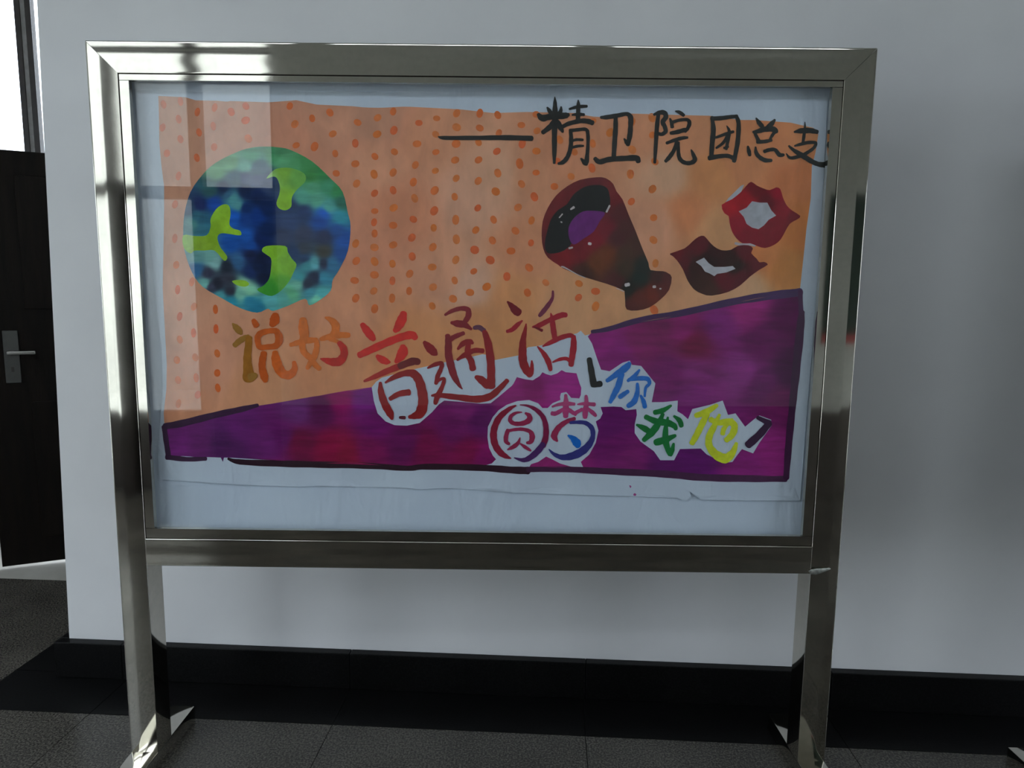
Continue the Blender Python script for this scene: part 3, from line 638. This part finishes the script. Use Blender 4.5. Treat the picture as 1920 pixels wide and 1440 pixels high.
# cup
cup_out = cP([(610, 115), (700, 125), (770, 180), (800, 250), (860, 330), (920, 480), (980, 620), (1050, 800), (1110, 940), (1130, 1010), (1250, 1020), (1300, 1040), (1335, 1080), (1310, 1200), (1230, 1290), (1120, 1370), (1000, 1400), (900, 1390), (885, 1320), (880, 1230), (860, 1200), (700, 1140), (500, 1080), (300, 1000), (240, 960), (140, 890), (95, 800), (80, 680), (90, 540), (140, 410), (220, 290), (330, 200), (450, 140)])
cs = [(100, 500, (86, 25, 31)), (200, 350, (82, 25, 31)), (400, 200, (78, 25, 31)), (600, 150, (72, 25, 33)), (750, 220, (84, 28, 33)), (800, 300, (80, 22, 29)), (850, 450, (62, 25, 31)), (900, 600, (56, 28, 31)), (800, 700, (56, 25, 31)), (700, 620, (84, 20, 34)), (600, 720, (90, 18, 32)), (300, 880, (92, 18, 27)), (450, 850, (84, 18, 29)), (700, 850, (78, 40, 25)), (600, 950, (78, 42, 25)), (900, 850, (52, 35, 30)), (1000, 750, (52, 32, 30)), (500, 1020, (46, 25, 22)), (800, 1130, (56, 25, 28)), (900, 1000, (46, 35, 28)), (1050, 1000, (25, 30, 30)), (1030, 1080, (20, 30, 30)), (920, 1200, (20, 22, 20)), (1200, 1080, (46, 25, 25)), (1280, 1100, (58, 25, 28)), (1150, 1230, (76, 28, 22)), (1250, 1200, (62, 25, 25)), (1000, 1280, (68, 28, 25)), (950, 1370, (62, 28, 28)), (100, 750, (70, 22, 28))]
cs = [(x, y, c) for (x, y), c in zip(cP([(a, b) for a, b, _ in cs]), [c for _, _, c in cs])]
cup = patch('painted_cup', cup_out, cs, 6, 'brush', poster, cell=5, sm=2)
cup['label'] = 'dark red painted goblet lying tilted'
patch('cup_mouth', cP([(520, 200), (640, 190), (710, 220), (735, 290), (740, 380), (700, 450), (600, 470), (480, 520), (400, 640), (380, 740), (300, 820), (200, 850), (130, 840), (110, 760), (130, 650), (170, 520), (240, 430), (320, 380), (380, 290), (440, 240)]), (20, 22, 25), 7, 'ink', cup, cell=7, sm=2)
patch('drink', cP([(480, 445), (600, 440), (690, 460), (640, 540), (580, 640), (480, 710), (390, 765), (345, 700), (340, 600), (390, 510)]), (76, 28, 92), 8, 'brush', cup, cell=6, sm=3)
WH = (140, 140, 148)
for hl in [(WH, cP([(360, 425, 14), (390, 405, 22)])), (WH, cP([(345, 800, 18), (375, 793, 16)])), (WH, cP([(535, 755, 24), (552, 758, 24)])), (WH, cP([(890, 1155, 30), (920, 1148, 30)])), (WH, cP([(705, 450, 16), (735, 390, 16)])), (WH, cP([(1158, 1172, 24), (1174, 1170, 24)])), (WH, cP([(1220, 1190, 14), (1230, 1190, 14)])), (WH, cP([(250, 505, 10), (280, 470, 12)])), (WH, cP([(265, 545, 10), (275, 550, 12)])), (WH, cP([(270, 978, 10), (300, 985, 12), (420, 1050, 6), (500, 1084, 6)])), (WH, cP([(800, 1185, 5), (870, 1215, 8)]))]:
    strokes('highlight', [hl], 9, 'brush', cup)

# lips
cN = crop(1240, 320, 5.76)
ls1 = [(1365, 388, (122, 12, 27)), (1400, 380, (112, 10, 24)), (1420, 355, (74, 8, 20)), (1455, 360, (98, 8, 28)), (1470, 395, (92, 14, 28)), (1490, 405, (74, 14, 24)), (1380, 420, (100, 12, 30)), (1400, 445, (88, 12, 28)), (1440, 440, (84, 12, 26)), (1440, 375, (66, 8, 20))]
h1 = cN([(835, 440), (920, 400), (980, 330), (1060, 345), (1145, 345), (1190, 430), (1240, 485), (1160, 530), (1110, 590), (1050, 632), (980, 615), (920, 575), (890, 500)])
l1 = patch('painted_lips', cN([(650, 370), (760, 310), (860, 230), (920, 160), (970, 120), (1030, 160), (1100, 190), (1170, 210), (1240, 180), (1285, 200), (1310, 280), (1350, 370), (1410, 430), (1500, 490), (1460, 530), (1390, 570), (1340, 650), (1290, 740), (1220, 800), (1120, 835), (1040, 815), (960, 785), (880, 785), (810, 730), (760, 650), (735, 560), (725, 490), (680, 460)]), ls1, 6, 'brush', poster, cell=5, sm=2)
l1['label'] = 'bright red painted open lips'
PW = (112, 118, 132)
patch('teeth', h1, PW, 7, 'brush', l1, cell=6)
patch('paper_gap', cN([(895, 150), (860, 162), (720, 300), (690, 345), (770, 305), (860, 232)]), (116, 122, 136), 5, 'brush', poster, cell=8)
strokes('paper_gap', [((120, 118, 130), cN([(800, 785, 26), (880, 800, 26), (960, 795, 30), (1010, 808, 24)]))], 5, 'brush', poster)
ls2 = [(1265, 480, (70, 12, 22)), (1310, 460, (62, 12, 22)), (1340, 475, (36, 10, 14)), (1330, 490, (26, 10, 12)), (1370, 490, (30, 12, 12)), (1400, 475, (66, 16, 26)), (1430, 495, (64, 16, 26)), (1300, 500, (36, 16, 16)), (1315, 530, (40, 20, 18)), (1330, 545, (46, 24, 22)), (1360, 525, (66, 12, 24)), (1390, 520, (58, 14, 24)), (1285, 495, (60, 12, 22)), (1380, 500, (26, 12, 12))]
l2 = patch('painted_lips', cN([(95, 895), (250, 840), (330, 770), (400, 715), (460, 705), (510, 760), (570, 820), (650, 860), (750, 855), (830, 810), (940, 805), (990, 840), (970, 890), (1030, 950), (1060, 990), (1110, 985), (1150, 1015), (1060, 1070), (950, 1150), (850, 1240), (720, 1310), (540, 1350), (440, 1330), (350, 1280), (280, 1180), (235, 1070), (170, 970), (120, 920)]), ls2, 6, 'brush', poster, cell=5, sm=2)
l2['label'] = 'dark red painted smiling lips'
patch('teeth', cN([(370, 985), (460, 940), (510, 1000), (570, 1040), (680, 1040), (770, 1030), (800, 1060), (700, 1100), (600, 1115), (570, 1140), (520, 1110), (470, 1090), (430, 1030)]), (124, 128, 142), 7, 'brush', l2, cell=6)

# lettering
def glyph(label, cropf, col, lines, mat='brush', k=10):
    data = [(c if isinstance(c, tuple) else col, cropf(l)) for c, l in [(x if isinstance(x[0], (tuple, type(None))) and isinstance(x[1], list) else (None, x)) for x in lines]]
    o = strokes('painted_character', data, k, mat, poster); o['label'] = label; return o
INK = (24, 26, 28)
dash = strokes('painted_dash', [(INK, cA([(105, 463, 10), (170, 474, 32), (480, 474, 36), (700, 472, 42), (945, 478, 42)]))], 10, 'ink', poster)
glyph('black ink character jing, first of the heading', cA, INK, [
    [(1153, 105, 6), (1155, 160, 30), (1155, 250, 46), (1155, 340, 52), (1150, 430, 42), (1150, 560, 40), (1148, 700, 22)],
    [(1085, 200, 14), (1105, 230, 34), (1130, 270, 34)], [(1210, 195, 14), (1205, 235, 32), (1180, 270, 34)],
    [(1005, 262, 30), (1040, 295, 55), (1100, 285, 50), (1180, 280, 50), (1250, 272, 50), (1275, 265, 30)],
    [(1150, 330, 50), (1110, 375, 45), (1045, 425, 34)], [(1170, 330, 50), (1205, 380, 45), (1225, 420, 20)],
    [(1225, 372, 30), (1280, 345, 36), (1380, 322, 38), (1450, 325, 42), (1492, 340, 40)],
    [(1363, 135, 10), (1365, 180, 32), (1362, 260, 34), (1362, 310, 40)],
    [(1285, 215, 18), (1360, 195, 28), (1440, 190, 24)], [(1310, 268, 16), (1360, 262, 28), (1415, 266, 24)],
    [(1292, 400, 25), (1300, 470, 34), (1295, 560, 36), (1270, 640, 36), (1230, 690, 36), (1185, 705, 20)],
    [(1290, 410, 30), (1350, 402, 28), (1430, 398, 28), (1450, 440, 30), (1450, 560, 28), (1438, 690, 40)],
    [(1388, 660, 14), (1420, 695, 40), (1440, 710, 30)],
    [(1310, 500, 22), (1350, 490, 24), (1405, 492, 22)], [(1308, 560, 22), (1360, 548, 24), (1410, 546, 18)]], 'ink')
glyph('black ink character wei, second of the heading', cA, INK, [
    [(1567, 290, 22), (1620, 288, 36), (1720, 272, 36), (1800, 258, 32), (1835, 290, 44), (1835, 370, 40), (1828, 450, 42), (1810, 535, 34)],
    [(1778, 482, 14), (1800, 515, 36)], [(1700, 290, 34), (1700, 380, 40), (1692, 500, 40), (1683, 650, 36)],
    [(1515, 660, 34), (1555, 690, 42), (1640, 668, 44), (1780, 658, 44), (1885, 655, 50), (1905, 685, 40)]], 'ink')
glyph('black ink character yuan, third of the heading', cB, INK, [
    [(262, 160, 30), (250, 260, 36), (240, 400, 34), (228, 600, 24)],
    [(222, 168, 20), (270, 150, 36), (315, 152, 40), (328, 190, 40), (300, 235, 38), (318, 275, 36), (325, 320, 36), (290, 345, 30), (258, 335, 25)],
    [(415, 138, 12), (450, 148, 30), (488, 175, 28)], [(365, 205, 16), (378, 240, 28), (385, 280, 30)],
    [(380, 240, 26), (450, 218, 26), (520, 215, 28), (540, 245, 34), (525, 290, 30), (500, 320, 26)], [(372, 335, 28), (430, 325, 36), (500, 305, 34)],
    [(335, 425, 24), (400, 400, 28), (470, 380, 30), (522, 375, 20)], [(425, 410, 26), (400, 490, 32), (360, 550, 36), (325, 588, 26)],
    [(440, 420, 24), (440, 500, 30), (450, 560, 34), (490, 598, 34), (550, 603, 36), (588, 575, 38), (570, 520, 28), (555, 485, 12)]], 'ink')
glyph('black ink character tuan, fourth of the heading', cB, INK, [
    [(742, 190, 25), (755, 300, 40), (745, 420, 40), (735, 560, 36)], [(740, 205, 36), (830, 200, 36), (900, 190, 32), (955, 185, 30)],
    [(960, 180, 30), (982, 250, 36), (975, 400, 38), (958, 500, 36), (940, 588, 36)], [(718, 560, 40), (800, 545, 36), (880, 540, 34), (935, 560, 36)],
    [(875, 270, 8), (898, 320, 28), (885, 400, 30), (870, 480, 24)], [(778, 375, 20), (860, 345, 26), (935, 322, 22)], [(885, 345, 20), (845, 420, 26), (780, 470, 18)], [(850, 470, 20), (888, 457, 20)]], 'ink')
glyph('black ink character zong, fifth of the heading', cB, INK, [
    [(1140, 200, 12), (1165, 240, 36), (1195, 275, 36)], [(1308, 215, 18), (1280, 250, 40), (1240, 290, 40)],
    [(1112, 325, 18), (1150, 320, 34), (1220, 300, 44), (1300, 300, 44), (1325, 325, 30)], [(1125, 330, 24), (1150, 380, 30), (1165, 412, 34)],
    [(1150, 415, 30), (1220, 410, 30), (1278, 398, 24)], [(1310, 320, 30), (1285, 355, 26), (1265, 390, 20)],
    [(1065, 455, 18), (1075, 500, 34), (1083, 535, 26)], [(1135, 460, 14), (1140, 510, 32), (1170, 550, 34), (1220, 578, 36), (1278, 580, 26)],
    [(1215, 500, 30), (1260, 485, 30), (1310, 485, 30), (1350, 530, 36), (1388, 530, 24)]], 'ink')
glyph('black ink character zhi, last of the heading', cB, INK, [
    [(1482, 325, 14), (1540, 315, 42), (1620, 312, 44), (1688, 325, 34)], [(1577, 235, 6), (1577, 280, 18), (1570, 350, 26), (1560, 420, 24)],
    [(1487, 450, 14), (1540, 435, 26), (1610, 420, 28), (1675, 425, 26), (1655, 470, 26), (1600, 510, 28), (1540, 540, 30), (1450, 558, 26), (1412, 520, 10)],
    [(1435, 450, 16), (1480, 490, 30), (1560, 540, 44), (1640, 590, 40), (1700, 615, 40), (1755, 620, 48)]], 'ink')

cC = crop(420, 560, 7.385)
OL, BR, OR, RD = (124, 92, 40), (126, 84, 24), (168, 82, 30), (150, 36, 32)
glyph('brown to orange character shuo below the globe', cC, OR, [
    (OL, [(120, 345, 20), (160, 390, 75), (215, 450, 80), (240, 485, 40)]), (OL, [(150, 645, 65), (210, 590, 75), (280, 550, 75), (335, 540, 80)]),
    (BR, [(345, 545, 85), (340, 650, 90), (325, 800, 100), (330, 950, 115), (350, 1100, 170)]), (OL, [(370, 1090, 110), (440, 1060, 70)]),
    ((158, 74, 28), [(410, 300, 60), (450, 370, 80)]), ((154, 68, 22), [(715, 225, 90), (702, 300, 125), (665, 365, 70)]),
    ((158, 76, 30), [(470, 600, 75), (470, 530, 78), (520, 475, 78), (640, 445, 66), (730, 455, 80), (768, 560, 100), (720, 650, 80), (600, 668, 68), (500, 672, 70), (470, 600, 75)]),
    ((152, 70, 22), [(555, 755, 80), (535, 850, 90), (530, 960, 90), (560, 1080, 100), (575, 1140, 60)]),
    (OR, [(710, 745, 70), (720, 840, 115), (760, 960, 125), (830, 1045, 110), (920, 1050, 105), (980, 970, 80), (970, 880, 50)])])
glyph('orange and red character hao below the globe', cC, (174, 92, 38), [
    [(1095, 290, 90), (1100, 400, 125), (1112, 520, 115), (1085, 650, 80), (1110, 740, 80), (1200, 830, 75), (1270, 920, 70), (1325, 970, 60)],
    [(925, 640, 50), (1020, 610, 70), (1150, 580, 80), (1280, 572, 60)], [(1282, 585, 60), (1285, 680, 70), (1250, 800, 80), (1190, 900, 65), (1155, 965, 50)],
    [(1405, 262, 30), (1480, 292, 70), (1545, 370, 105), (1540, 450, 95), (1500, 510, 80)], [(1340, 562, 50), (1450, 530, 76), (1600, 505, 80), (1730, 505, 66)],
    [(1460, 560, 50), (1560, 590, 50), (1610, 620, 40)], (RD, [(1595, 610, 60), (1655, 690, 90), (1660, 780, 95), (1600, 865, 110), (1500, 875, 100), (1400, 850, 60), (1340, 832, 20)])])
cD = crop(660, 560, 6)
R1, R2, R3 = (164, 36, 34), (112, 26, 30), (100, 22, 34)
glyph('large red character pu in the slogan', cD, R1, [
    [(115, 290, 50), (160, 350, 78), (215, 420, 80), (245, 458, 50)], [(582, 165, 66), (560, 240, 98), (515, 325, 80), (485, 360, 50)],
    [(85, 635, 64), (200, 580, 75), (400, 490, 78), (560, 430, 78), (670, 408, 84), (715, 440, 60)], [(285, 645, 40), (330, 680, 75), (395, 708, 62), (430, 712, 20)],
    [(572, 535, 60), (575, 590, 105), (540, 660, 86), (495, 710, 40)],
    ((136, 34, 34), [(138, 928, 25), (250, 880, 48), (400, 812, 62), (540, 758, 68)]), ((84, 26, 30), [(540, 758, 68), (680, 705, 78), (750, 710, 66)]),
    (R2, [(320, 945, 30), (328, 1050, 66), (370, 1180, 78), (430, 1290, 76), (452, 1352, 30)]),
    (R2, [(378, 943, 20), (480, 880, 52), (600, 838, 62), (695, 845, 86), (755, 920, 90), (790, 1050, 98), (800, 1170, 102), (770, 1280, 105), (700, 1318, 66), (645, 1330, 35)]),
    (R2, [(432, 1125, 45), (530, 1070, 58), (640, 1052, 66)]), ((70, 20, 34), [(540, 1335, 30), (592, 1338, 38)])])
glyph('large dark red character tong in the slogan', cD, (108, 20, 28), [
    (R3, [(1048, 182, 25), (1120, 140, 40), (1220, 110, 45), (1300, 122, 55), (1310, 190, 60), (1270, 260, 50)]), (R3, [(1118, 270, 30), (1190, 280, 72), (1270, 295, 62), (1342, 342, 25)]),
    (R3, [(1075, 415, 50), (1085, 500, 70), (1085, 620, 75), (1112, 750, 78), (1150, 870, 68), (1208, 975, 36), (1242, 1016, 10)]), (R3, [(1080, 480, 50), (1150, 430, 50), (1255, 388, 40)]),
    ((70, 40, 60), [(1375, 328, 40), (1430, 322, 50), (1485, 360, 50)]), [(1490, 370, 50), (1530, 500, 75), (1560, 700, 82), (1565, 880, 82), (1560, 980, 95)],
    [(1395, 880, 40), (1450, 910, 78), (1530, 975, 86)], [(1192, 565, 25), (1250, 505, 55), (1325, 482, 55), (1358, 500, 30)], [(1185, 688, 25), (1280, 625, 52), (1380, 582, 52), (1472, 587, 48)],
    [(1312, 500, 55), (1300, 620, 58), (1340, 700, 64), (1360, 790, 66)], [(815, 490, 40), (870, 550, 86), (925, 605, 76), (950, 625, 36)],
    [(852, 780, 20), (930, 742, 42), (1010, 728, 44), (1000, 790, 44), (965, 870, 48), (945, 955, 36)], [(948, 948, 18), (1000, 905, 30), (1038, 908, 36), (1010, 1000, 44), (960, 1100, 58), (938, 1178, 42)],
    [(897, 1090, 20), (980, 1085, 48), (1200, 1110, 62), (1400, 1130, 72), (1550, 1100, 72), (1660, 1010, 58), (1745, 920, 45)]])
cE = crop(900, 530, 7.577)
glyph('large red character hua in the slogan', cE, (120, 20, 36), [
    ((84, 12, 26), [(390, 270, 22), (440, 320, 66), (500, 390, 104), (548, 425, 100)]), [(600, 540, 20), (530, 600, 58), (460, 665, 58), (385, 692, 42)],
    ((108, 14, 24), [(655, 585, 15), (640, 680, 48), (610, 830, 80), (605, 970, 102), (612, 1120, 108), (660, 1240, 105), (715, 1310, 80)]), ((116, 18, 28), [(728, 1290, 60), (738, 1190, 48), (735, 1110, 20)]),
    ((84, 30, 54), [(1035, 120, 28), (1028, 220, 40), (960, 330, 58), (880, 430, 58), (845, 470, 44)]), [(745, 630, 20), (830, 612, 64), (950, 550, 62), (1080, 490, 72), (1170, 458, 72), (1222, 460, 62)],
    ((84, 12, 28), [(770, 630, 20), (880, 678, 38)]), [(1005, 435, 15), (1025, 520, 58), (1040, 650, 72), (1060, 775, 66)],
    [(893, 903, 20), (1000, 850, 58), (1150, 780, 62), (1285, 748, 58), (1335, 790, 58)], [(1330, 765, 58), (1330, 900, 82), (1310, 1050, 78), (1292, 1170, 66)],
    [(818, 908, 20), (900, 1000, 58), (970, 1120, 72), (1003, 1240, 50)], [(1032, 1130, 20), (1130, 1090, 44), (1230, 1080, 48), (1305, 1135, 58)]])
cF = crop(900, 720, 8)
VM, VD, NB = (112, 28, 62), (90, 16, 52), (34, 36, 98)
glyph('purple ring-shaped character yuan in a white outline', cF, VM, [
    ((104, 20, 44), [(538, 322, 22), (440, 372, 58), (300, 490, 84), (222, 640, 90), (202, 780, 95), (232, 920, 92), (310, 1030, 88), (400, 1088, 58), (465, 1113, 15)]),
    (VD, [(602, 312, 15), (720, 327, 35), (850, 392, 58), (948, 500, 64), (988, 640, 74), (985, 800, 80), (940, 920, 86)]), ((52, 24, 76), [(945, 905, 80), (860, 1010, 86), (740, 1108, 76), (640, 1138, 56), (515, 1103, 15)]),
    [(628, 422, 15), (540, 432, 38), (465, 480, 50), (455, 550, 58), (520, 592, 58), (640, 588, 66), (735, 540, 78), (738, 475, 66), (683, 435, 30)],
    [(420, 690, 56), (392, 780, 62), (392, 860, 58), (438, 898, 40)], [(420, 702, 40), (520, 682, 44), (640, 677, 48), (750, 712, 58), (783, 790, 78), (760, 865, 60), (705, 880, 40)],
    [(600, 803, 15), (570, 880, 48), (500, 940, 58), (415, 982, 22)], [(605, 892, 20), (680, 945, 48), (760, 997, 28)]])
glyph('purple and navy character meng in a white outline', cF, (128, 46, 92), [
    [(1083, 340, 25), (1180, 307, 44), (1300, 295, 58), (1415, 300, 44)], [(1285, 165, 40), (1290, 280, 72), (1285, 400, 84), (1285, 485, 70)], [(1080, 440, 58), (1140, 440, 60), (1240, 382, 50)], [(1310, 370, 50), (1380, 420, 58), (1435, 458, 42)],
    [(1463, 305, 20), (1560, 295, 48), (1715, 305, 54)], [(1590, 175, 40), (1595, 290, 64), (1580, 400, 78), (1575, 500, 62)], [(1435, 430, 50), (1530, 380, 48)], [(1620, 370, 40), (1690, 430, 58), (1735, 475, 42)],
    (VM, [(1418, 517, 48), (1300, 562, 62), (1190, 640, 74), (1122, 740, 86), (1115, 795, 86), (1158, 855, 30)]),
    (NB, [(1355, 580, 40), (1450, 572, 48), (1580, 582, 58), (1675, 660, 68), (1692, 780, 64), (1640, 900, 88), (1530, 1008, 106), (1380, 1078, 102), (1230, 1098, 74), (1110, 1050, 48), (1035, 978, 15)]),
    ((10, 76, 156), [(1322, 772, 26), (1390, 812, 76), (1450, 880, 116), (1468, 930, 80)])])
cG = crop(1080, 640, 5.053)
br1 = strokes('painted_bracket', [(INK, cG([(125, 168, 44), (145, 280, 54), (168, 415, 58)])), (INK, cG([(172, 410, 48), (232, 402, 52)]))], 10, 'ink', poster)
glyph('blue character ni between the brackets', cG, (22, 78, 152), [
    [(292, 373, 32), (400, 300, 54), (475, 245, 60), (505, 208, 36)], [(430, 310, 50), (400, 420, 54), (360, 500, 48), (322, 575, 32)], [(490, 373, 26), (550, 330, 36), (600, 270, 18)],
    [(500, 362, 30), (590, 350, 38), (675, 355, 40), (695, 400, 30), (660, 440, 26), (650, 520, 20)], [(580, 400, 25), (580, 480, 38), (550, 568, 50), (492, 612, 40)], [(412, 528, 36), (450, 500, 40), (492, 472, 32)], [(612, 512, 18), (640, 570, 38), (652, 622, 38)]])
glyph('green character wo between the brackets', cG, (14, 82, 40), [
    [(745, 673, 42), (820, 655, 44), (900, 608, 22)], [(660, 715, 42), (760, 758, 54), (860, 770, 58), (930, 800, 48), (945, 832, 32)], [(822, 690, 32), (780, 780, 52), (720, 860, 62), (642, 935, 38)], [(575, 790, 20), (640, 820, 50), (690, 852, 50)],
    [(870, 720, 20), (850, 820, 40), (850, 950, 58), (888, 1075, 34)], [(755, 958, 58), (850, 930, 60), (940, 892, 28)], [(925, 968, 20), (910, 1030, 42), (895, 1078, 32)], [(928, 708, 20), (980, 750, 44), (998, 802, 40)]])
glyph('lime character ta between the brackets', cG, (140, 152, 34), [
    [(1135, 703, 42), (1230, 670, 58), (1335, 605, 32)], [(1240, 690, 50), (1190, 790, 55), (1140, 890, 54), (1098, 965, 46)], [(1275, 740, 48), (1350, 770, 50), (1450, 760, 58), (1500, 800, 58), (1480, 880, 58), (1422, 935, 46)],
    [(1358, 695, 25), (1310, 800, 50), (1262, 900, 58), (1262, 990, 60), (1320, 1068, 74), (1410, 1108, 84), (1480, 1055, 58), (1518, 965, 30)], [(1480, 735, 20), (1405, 820, 40), (1388, 875, 40)]])
strokes('painted_bracket', [((36, 20, 44), cG([(1720, 722, 32), (1828, 775, 54)])), ((36, 20, 44), cG([(1828, 775, 58), (1740, 880, 64), (1628, 980, 68)]))], 10, 'ink', poster)
# small drips of purple paint on the white margin
strokes('paint_drip', [((110, 50, 100), [(1180.5, 912, 4.5), (1181.5, 913, 4.5)]), ((110, 50, 100), [(1189.5, 927, 4.5), (1191, 928, 4.5)])], 4, 'brush', poster)
